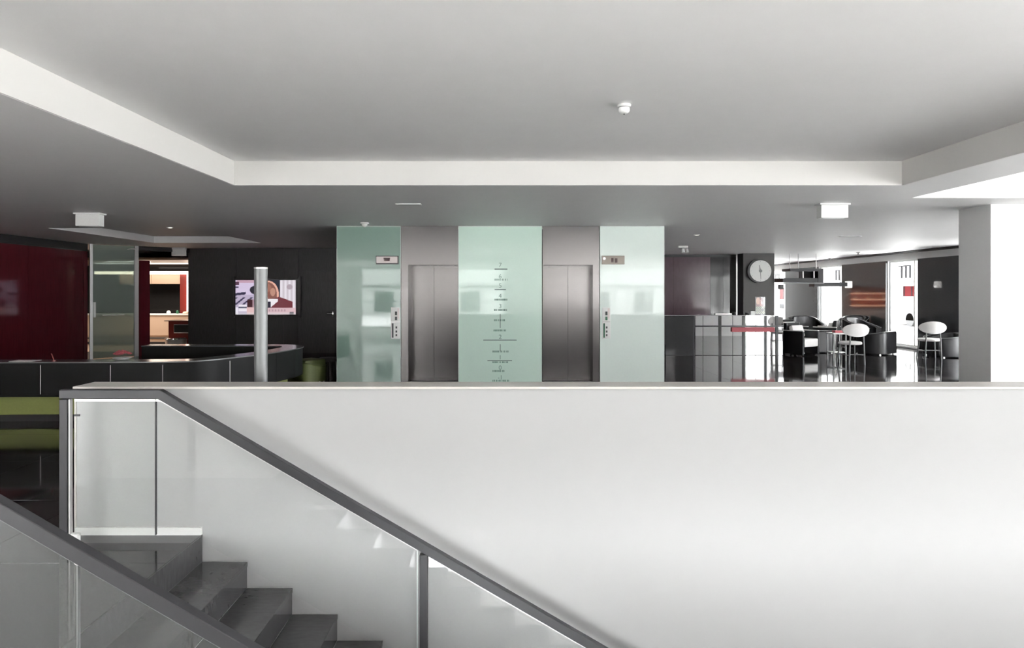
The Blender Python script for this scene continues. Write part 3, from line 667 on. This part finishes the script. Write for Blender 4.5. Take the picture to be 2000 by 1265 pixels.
# ================================================================== BAR AND LOUNGE (right)
def K(px): return (px-985)*17.0/F
bar = thing('bar_counter', 'mirror fronted bar counter with a black end block before the clock column', 'bar counter', (5.4, 17.3, 0))
boxo('end_block', 'blackgloss', bar, K(1300), K(1356), 17.0, 17.6, 0, .985, bev=.004)
for a, b in ((1357.5, 1373), (1373, 1431), (1431, 1476), (1476, 1530)): boxo('mirror_panel', 'mirror', bar, K(a)+.006, K(b)-.006, 17.0, 17.02, .01, .985)
boxo('carcass', 'darkmetal', bar, K(1357)+.01, K(1530)-.01, 17.025, 17.58, 0, .98)
boxo('bar_top', 'mirror', bar, K(1297), K(1532), 16.97, 17.63, .987, 1.004, bev=.003)
bm = B(); box(bm, K(1357)+.01, K(1530), 16.975, 16.995, .71, .745); obj('edge_reflection_strip', bm, 'darkmetal', bar)  # dark bar painted in as the reflected edge of tables
boxo('red_reflection_strip', 'redcloth', bar, K(1428), K(1512), 16.955, 16.972, .59, .70, label='red strip painting a reflection into the mirrored bar front')  # stands in for red table tops reflected in the mirror
for a in (1406, 1452, 1495, 1517): boxo('pier_reflection_strip', 'darkmetal', bar, K(a)-.033, K(a)+.033, 16.98, 16.996, .01, .985)  # dark bars painted in as the reflected window piers
# things on the bar
def on_bar(name, label, cat, px, w_, h_, m_, prof=None, y=17.3):
    x = (px-985)*y/F; bm = B()
    if prof: lathe(bm, [(r*w_/2, z*h_) for r, z in prof], (x, y, 1.005), n=16); sm = True
    else: box(bm, x-w_/2, x+w_/2, y-.06, y+.06, 1.005, 1.005+h_, .006); sm = False
    return tag(obj(name, bm, m_, None, smooth=sm, loc=(x, y, 1.005)), label, cat)
on_bar('candle_pot', 'small dark pot on the bar, left of the black column edge', 'pot', 1433, .10, .07, 'btn', [(.7, 0), (1, .3), (1, .9), (.8, 1)])
on_bar('candle_pot', 'small dark pot on the bar beside the white holder', 'pot', 1459, .10, .06, 'btn', [(.7, 0), (1, .3), (1, .9), (.8, 1)])
on_bar('napkin_holder', 'white box holder standing on the bar under the clock', 'holder', 1469, .11, .09, 'plastic')
on_bar('tray', 'low grey tray lying on the left part of the bar', 'tray', 1412, .42, .035, 'alu')
lh = thing('leaflet_display', 'upright clear display of colourful leaflets on the bar below the clock', 'leaflet display', ((1485-985)*17.3/F, 17.3, 1.005))
x_ = (1485.5-985)*17.3/F
boxo('holder', 'glass', lh, x_-.145, x_+.135, 17.26, 17.34, 1.006, 1.46)
def leaf(u, v):
    c = (120, 84, 78)
    if v < .55:
        if ((u-.25)/.2)**2+((v-.2)/.22)**2 < 1: c = (188, 140, 118)
        if ((u-.55)/.16)**2+((v-.32)/.2)**2 < 1: c = (172, 120, 110)
        if u > .85: c = (232, 226, 214)
    else:
        c = (92, 104, 84) if (int(u*9)+int(v*14)) % 2 else (140, 138, 116)
        if ((u-.75)/.12)**2+((v-.75)/.08)**2 < 1: c = (30, 48, 34)
    if u < .05: c = (150, 156, 148)
    return c
painted('leaflet', .24, .42, 24, 42, leaf, lh, (x_-.125, 17.30, 1.44), (1, 0, 0), (0, 0, 1))
# clock
cxp, czp = P(1484, 529, 19.93)[0], P(1484, 529, 19.93)[2]
ck = thing('wall_clock', 'large round white wall clock with black rim on the grey column', 'clock', (cxp, 19.99, czp))
def disc(name, m_, r_, y0, y1, parent, dx=0, dz=0):
    bm = B(); cyl(bm, (cxp+dx, y0, czp+dz), (cxp+dx, y1, czp+dz), r_, n=48); return obj(name, bm, m_, parent, smooth=True)
disc('case', 'btn', .345, 19.99, 19.90, ck, -.02, 0); disc('rim', 'darkmetal', .325, 19.90, 19.885, ck); disc('dial', 'plastic', .312, 19.885, 19.875, ck, .004); disc('hub', 'postgrey', .045, 19.870, 19.862, ck)
for ang, ln, w_ in ((-12, .17, .022), (178, .24, .016)):
    a = math.radians(ang); d = Vector((math.sin(a), 0, math.cos(a))); n = Vector((math.cos(a), 0, -math.sin(a))); c0 = Vector((cxp, 0, czp))
    pts = [c0-n*w_/2, c0+n*w_/2, c0+n*w_/3+d*ln, c0-n*w_/3+d*ln]; bm = B(); prism(bm, [(p.x, p.z) for p in pts], 'y', 19.873, 19.869); obj('hand', bm, 'postgrey', ck)
bm = B()
for k in range(12):
    a = k*PI/6; d = Vector((math.sin(a), 0, math.cos(a))); cyl(bm, Vector((cxp, 19.874, czp))+d*.265, Vector((cxp, 19.874, czp))+d*.285, .004, n=6)
obj('hour_marks', bm, 'postgrey', ck)

# --- tub armchair
def tub_chair(name, w, d, hb, ha, th, m_shell='leather', m_seat='leather', m_pipe='postgrey'):
    r = thing(name, '', 'armchair', (0, 0, 0))
    bm = B(); pipe = B(); rings = []; pr = []
    N = 36
    for i in range(N+1):
        a = math.radians(-150+300*i/N)           # 0 = back (+y)
        s_, c_ = math.sin(a), math.cos(a); e = .62
        ox = w/2*math.copysign(abs(s_)**e, s_); oy = d/2*math.copysign(abs(c_)**e, c_)
        L = math.hypot(ox, oy); k = (L-th)/L; ix, iy = ox*k, oy*k
        t = (oy/(d/2)+1)/2; h = ha+(hb-ha)*(t**1.3)
        prof = [(1, .03), (1, h-.05), (.92, h-.015), (.75, h), (.25, h), (.08, h-.015), (0, h-.05), (0, .03)]
        rings.append([(ix+(ox-ix)*q, iy+(oy-iy)*q, z) for q, z in prof])
        pr.append((ix+(ox-ix)*.95, iy+(oy-iy)*.95, h-.008))
    sweep(bm, rings); obj('shell', bm, m_shell, r, smooth=True)
    tube(pipe, pr, .008, n=6); obj('piping', pipe, m_pipe, r, smooth=True)
    bm = B(); box(bm, -w/2+th+.01, w/2-th-.01, -d/2+.02, d/2-th-.01, .06, .40, .04); obj('seat', bm, m_seat, r, smooth=True)
    for sx_ in (-1, 1):
        for sy_ in (-1, 1):
            bm = B(); cyl(bm, (sx_*(w/2-.14), sy_*(d/2-.14), 0), (sx_*(w/2-.14), sy_*(d/2-.14), .059), .022, n=10); obj('leg', bm, 'chrome', r, smooth=True)
    return r
GA = 'black leather tub armchairs in the lounge'
arm = tub_chair('tub_armchair', .96, .86, .59, .47, .13)
arm_high = tub_chair('tub_armchair', 1.0, .88, .86, .56, .13)
spots = [((8.2, 18.05, 0), PI*.95, 'black leather tub armchair left of the oval white chair, nearest the bar'),
         ((9.5, 17.5, 0), -PI*.80, 'black leather tub armchair right of the oval white chair by the window'),
         ((10.25, 19.6, 0), PI*.2, 'black tub armchair behind the oval white chair by the far window'),
         ((10.72, 21.2, 0), -PI*.35, 'black tub armchair farthest back beside the window wall'),
         ((10.86, 16.75, 0), -PI*.5, 'black tub armchair at the right edge beside the white pillar'),
         ((9.15, 20.6, 0), PI*.05, 'black tub armchair with its back to the hanging rack behind the first armchair')]
for k, (lc, rz, lb) in enumerate(spots):
    hi = k in (2, 3, 5)
    place(arm if k == 0 else arm_high if k == 2 else copy_tree(arm_high if hi else arm), lc, rz, lb, GA)
# --- oval white chair
def oval_chair():
    r = thing('oval_chair', '', 'chair', (0, 0, 0))
    bm = B(); N, Mr = 28, 6; V = []     # back shell, faces -y; curved ellipse
    def shellpt(u, v, off): x = .29*u; return (x, -.23+.10*(1-abs(u)**2)*-1+off+.0, .75+.145*v)
    rings = []
    for side in (0, 1):
        c = bm.verts.new(shellpt(0, 0, side*.03)); prev = None; R = []
        for q in range(1, Mr+1):
            row = [bm.verts.new(shellpt(q/Mr*math.cos(2*PI*k/N), q/Mr*math.sin(2*PI*k/N), side*.03)) for k in range(N)]
            for k in range(N):
                if q == 1: bm.faces.new((c, row[k], row[(k+1) % N]))
                else: bm.faces.new((prev[k], row[k], row[(k+1) % N], prev[(k+1) % N]))
            prev = row
        rings.append(prev)
    for k in range(N): bm.faces.new((rings[0][k], rings[0][(k+1) % N], rings[1][(k+1) % N], rings[1][k]))
    bmesh.ops.recalc_face_normals(bm, faces=bm.faces); obj('backrest', bm, 'whitefab', r, smooth=True)
    bm = B(); lathe(bm, [(.20, -.02), (.235, -.01), (.24, .02), (.22, .045), (.10, .055)], (0, .02, .44), n=28); obj('seat', bm, 'whitefab', r, smooth=True)
    for sx_ in (-1, 1):
        bm = B(); tube(bm, [(sx_*.17, -.27, 0), (sx_*.14, -.27, .70)], .016, n=10); obj('leg', bm, 'postgrey', r, smooth=True)
        bm = B(); tube(bm, [(sx_*.20, .22, 0), (sx_*.16, .15, .43)], .016, n=10); obj('leg', bm, 'postgrey', r, smooth=True)
        bm = B(); tube(bm, [(sx_*.162, -.27, .20), (sx_*.182, .19, .20)], .011, n=8); obj('stretcher', bm, 'postgrey', r, smooth=True)
    bm = B(); tube(bm, [(-.16, -.27, .22), (.16, -.27, .22)], .011, n=8); obj('stretcher', bm, 'postgrey', r, smooth=True)
    return r
oc = oval_chair(); GO = 'white chairs with an oval back'
place(oc, (7.66, 15.1, 0), 0, 'white chair with an oval back in the middle of the lounge', GO)
place(copy_tree(oc), (10.05, 16.15, 0), -.25, 'white chair with an oval back by the rightmost black pier', GO)
# --- side tables
def side_table(label, x, y, w, d, h):
    r = thing('side_table', label, 'table', (x, y, 0)); boxo('tabletop', 'plastic', r, x-w/2, x+w/2, y-d/2, y+d/2, h-.03, h, bev=.005)
    for sx_ in (-1, 1):
        for sy_ in (-1, 1): boxo('leg', 'postgrey', r, x+sx_*(w/2-.03)-.012, x+sx_*(w/2-.03)+.012, y+sy_*(d/2-.03)-.012, y+sy_*(d/2-.03)+.012, 0, h-.031)
    boxo('lower_shelf', 'plastic', r, x-w/2+.03, x+w/2-.03, y-d/2+.03, y+d/2-.03, .18, .20)
    return r
side_table('white side table with red book left of the oval chair', 7.70, 15.82, .34, .36, .64)
bm = B(); box(bm, 7.62, 7.82, 15.72, 15.88, .641, .69, .003); tag(obj('red_book', bm, 'redcloth', None, loc=(7.72, 15.8, .641)), 'red book lying on the white side table', 'book')
# --- white cushioned chairs left of the armchairs
def lounge_seat(name):
    r = thing(name, '', 'chair', (0, 0, 0))
    for sx_ in (-1, 1):
        boxo('side_panel', 'leather', r, sx_*.30-.03, sx_*.30+.03, -.3, .3, .03, .60, bev=.012)
        boxo('armrest', 'whitefab', r, sx_*.30-.035, sx_*.30+.035, -.3, .3, .602, .625, bev=.008)
    boxo('backrest', 'leather', r, -.268, .268, .2, .3, .10, .80, bev=.02); boxo('seat', 'whitefab', r, -.268, .268, -.31, .19, .22, .42, bev=.03)
    bm = B(); box(bm, -.22, .22, -.06, .06, -.15, .15, .04); bmesh.ops.rotate(bm, verts=bm.verts, cent=(0, 0, 0), matrix=Matrix.Rotation(math.radians(-16), 3, 'X')); bmesh.ops.translate(bm, verts=bm.verts, vec=(0, .10, .585)); obj('pillow', bm, 'whitefab', r, smooth=True)
    for sx_ in (-1, 1):
        for sy_ in (-1, 1): boxo('foot', 'chrome', r, sx_*.27-.015, sx_*.27+.015, sy_*.25-.015, sy_*.25+.015, 0, .029)
    return r
ls = lounge_seat('lounge_chair'); GL = 'lounge chairs with white cushions'
place(ls, (7.46, 17.2, 0), .55, 'lounge chair with white cushions beside the end of the bar', GL)
place(copy_tree(ls), (8.10, 19.25, 0), .35, 'lounge chair with white pillow farther back near the clock column', GL)
place(copy_tree(ls), (8.98, 19.0, 0), -2.2, 'dark lounge chair with white arm caps turned away, left of the window', GL)
# --- hanging rack
hr = thing('hanging_rack', 'black open rack hanging from the ceiling in front of the far windows', 'hanging rack', (8.8, 20.2, CZ-.002))
Rk = lambda px, D=20.0: (px-985)*D/F
boxo('upper_shelf', 'rail', hr, Rk(1538), Rk(1602), 19.8, 20.4, 2.18, 2.26); boxo('lower_shelf', 'rail', hr, Rk(1521), Rk(1588), 19.7, 20.35, 1.86, 1.98); boxo('shelf_edge', 'postgrey', hr, Rk(1521), Rk(1600), 19.68, 19.70, 1.815, 1.85)
boxo('end_panel', 'rail', hr, Rk(1592), Rk(1602), 19.8, 20.4, 1.74, 2.18); boxo('back_panel', 'columngrey', hr, Rk(1570), Rk(1592), 20.3, 20.35, 1.98, 2.18)
boxo('beam', 'rail', hr, Rk(1584), Rk(1648), 19.78, 19.9, 1.74, 1.86)
for px in (1545, 1562, 1597): bm = B(); cyl(bm, (Rk(px), 20.1, 2.26), (Rk(px), 20.1, CZ-.003), .012, n=8); obj('hanging_rod', bm, 'alu', hr)
for px in (1563, 1584): bm = B(); box(bm, Rk(px)-.012, Rk(px)+.012, 19.8, 19.82, 1.98, 2.18); obj('upright', bm, 'alu', hr)
boxo('lamp_box', 'lamp', hr, Rk(1648), Rk(1656), 19.76, 19.92, 1.70, 1.89, label='small white lit box on the end of the beam'); boxo('lamp_box', 'columngrey', hr, Rk(1519), Rk(1528), 19.9, 20.0, 1.66, 1.80)
bm = B(); cyl(bm, (Rk(1523.5), 19.95, 1.8), (Rk(1523.5), 19.95, 1.858), .01, n=8); obj('lamp_stem', bm, 'alu', hr)
# --- backlit shelf on the far wall (seen mirrored in the glossy pier)
bs = thing('backlit_shelf', 'backlit red brown bottle shelf against the far wall, mirrored in the black pier', 'shelf unit', (8.2, 29.1, 0))
boxo('back_panel', 'shelfwood', bs, 6.3, 7.8, 29.2, 29.28, .9, 1.8)
for z in (.98, 1.24, 1.5): boxo('shelf', 'shelfglow', bs, 6.3, 7.8, 28.95, 29.19, z, z+.03)
for z in (1.01, 1.27, 1.53):
    for k in range(6):
        x = 6.42+k*.24+random.uniform(-.05, .05); bm = B(); h = random.uniform(.12, .2); lathe(bm, [(.04, 0), (.042, h*.6), (.015, h*.78), (.015, h)], (x, 29.07, z+.001), n=10)
        tag(obj('bottle', bm, random.choice(('bottle', 'plastic', 'redcab')), None, smooth=True, loc=(x, 29.07, z)), 'small bottle on the %s board of the backlit far wall shelf' % {1.01: 'lowest', 1.27: 'middle', 1.53: 'top'}[z], 'bottle', 'bottles on the backlit shelf')
# --- green seat and grey ribbed stool right of the desk
gch = tub_chair('green_armchair', .62, .58, .37, .30, .10, 'green', 'green', 'green')
place(gch, P(597, 0, 11.95)[:1]+(12.0, 0), PI*.8, 'low green tub seat behind the tip of the reception desk')
rs = thing('ribbed_stool', 'grey ribbed low stool between the green seat and the left mint panel', 'stool', ((641-985)*12.4/F, 12.4, 0))
xs_, ys_ = WL[rs][0], 12.4
bm = B(); lathe(bm, [(.16, .32), (.18, .34), (.18, .37), (.15, .39)], (xs_, ys_, 0)); obj('seat', bm, 'columngrey', rs, smooth=True)
for k in range(14):
    a = k*2*PI/14; bm = B(); cyl(bm, (xs_+.17*math.cos(a), ys_+.17*math.sin(a), 0), (xs_+.15*math.cos(a), ys_+.15*math.sin(a), .32), .014, n=8); obj('rib', bm, 'columngrey' if k % 5 else 'plastic', rs, smooth=True)

# ================================================================== OUTSIDE
bm = B(); box(bm, XR+.35, 60, -60, 90, -.2, -.1); box(bm, -30, XR+.35, -60, YN-.3, -.2, -.1); box(bm, -50, -14.4, YN-.3, 40, -.2, -.1); box(bm, -14.4, XL-.3, YN-.3, 15.7, -.2, -.1)
struct('pavement', bm, 'pave', 'pale pavement of the street outside', 'pavement')
def building(label, x, y0, y1, h, face):
    bd = thing('building', label, 'building', (x, (y0+y1)/2, -.1)); nx_ = 1
    boxo('wall', 'facade', bd, x, x+6, y0, y1, -.1, h)
    yy = y0+1.2; k = 0
    while yy < y1-2.5:
        for z in (3.6, 6.8, 10):
            if z+1.8 > h: continue
            f = boxo('window', 'facadegrey', bd, x-.05, x, yy, yy+1.3, z, z+1.7)
            boxo('pane', 'glass', f, x-.07, x-.051, yy+.1, yy+1.2, z+.1, z+1.6)
        if k % 2 == 0:
            bl = boxo('balcony', 'facade', bd, x-1.1, x-.08, yy-1.2, yy+1.5, 2.25, 2.4)
            b2 = B(); box(b2, x-1.1, x-1.04, yy-1.2, yy+1.5, 3.1, 3.18)
            for q in range(7): box(b2, x-1.1, x-1.02, yy-1.18+q*.43, yy-1.08+q*.43, 2.4, 3.1)
            obj('railing', b2, 'facadegrey', bl)
            f = boxo('shopfront', 'brick', bd, x-.08, x, yy-1.4, yy+1.3, .9, 1.95)
            for q in range(4): boxo('mullion', 'facadegrey', f, x-.12, x-.081, yy-1.3+q*.8, yy-1.24+q*.8, .9, 1.95)
            boxo('stall_riser', 'facadegrey', bd, x-.06, x, yy-1.4, yy+1.3, .1, .5)
        yy += 3.2; k += 1
    return bd
building('white rendered building across the street with balconies and red shopfronts', 25, 14.6, 74, 12, -1)
def car(label, x, y, L=4.2):
    r = thing('parked_car', label, 'car', (x, y, -.1))
    bm = B(); prof = [(-2.1, .3), (-2.1, .75), (-1.95, .9), (-1.1, 1.0), (-.5, 1.42), (.9, 1.45), (1.6, 1.0), (2.05, .9), (2.1, .3)]
    prism(bm, [(y+p[0], p[1]-.1) for p in prof], 'x', x-.85, x+.85); obj('body', bm, 'carpaint', r)
    bm = B(); prism(bm, [(y-1.0, .93), (y-.45, 1.28), (y+.85, 1.30), (y+1.4, .93)], 'x', x-.86, x+.86); obj('side_windows', bm, 'darkmetal', r)
    for sy_ in (-1.3, 1.3):
        for sx_ in (-.85, .65): bm = B(); cyl(bm, (x+sx_, y+sy_, .23), (x+sx_+.2, y+sy_, .23), .33, n=20); obj('wheel', bm, 'tyre', r, smooth=True)
car('silver parked car seen through the window between the black piers', 20.5, 34.4)
nb = thing('building', 'pale building behind the viewer, mirrored in the mint glass', 'building', (0, -24, -.1))
boxo('wall', 'facade2', nb, -20, 22, -30, -24, -4.7, 11)
for x in range(-18, 21, 3):
    for z in (.2, 3.2, 6.2):
        f = boxo('window', 'facadegrey', nb, x, x+1.3, -24, -23.95, z, z+1.4); boxo('pane', 'glass', f, x+.1, x+1.2, -23.949, -23.93, z+.1, z+1.3)
boxo('cornice', 'facadegrey', nb, -20, 22, -24, -23.9, 1.9, 2.0)
print('tiles', n_t)
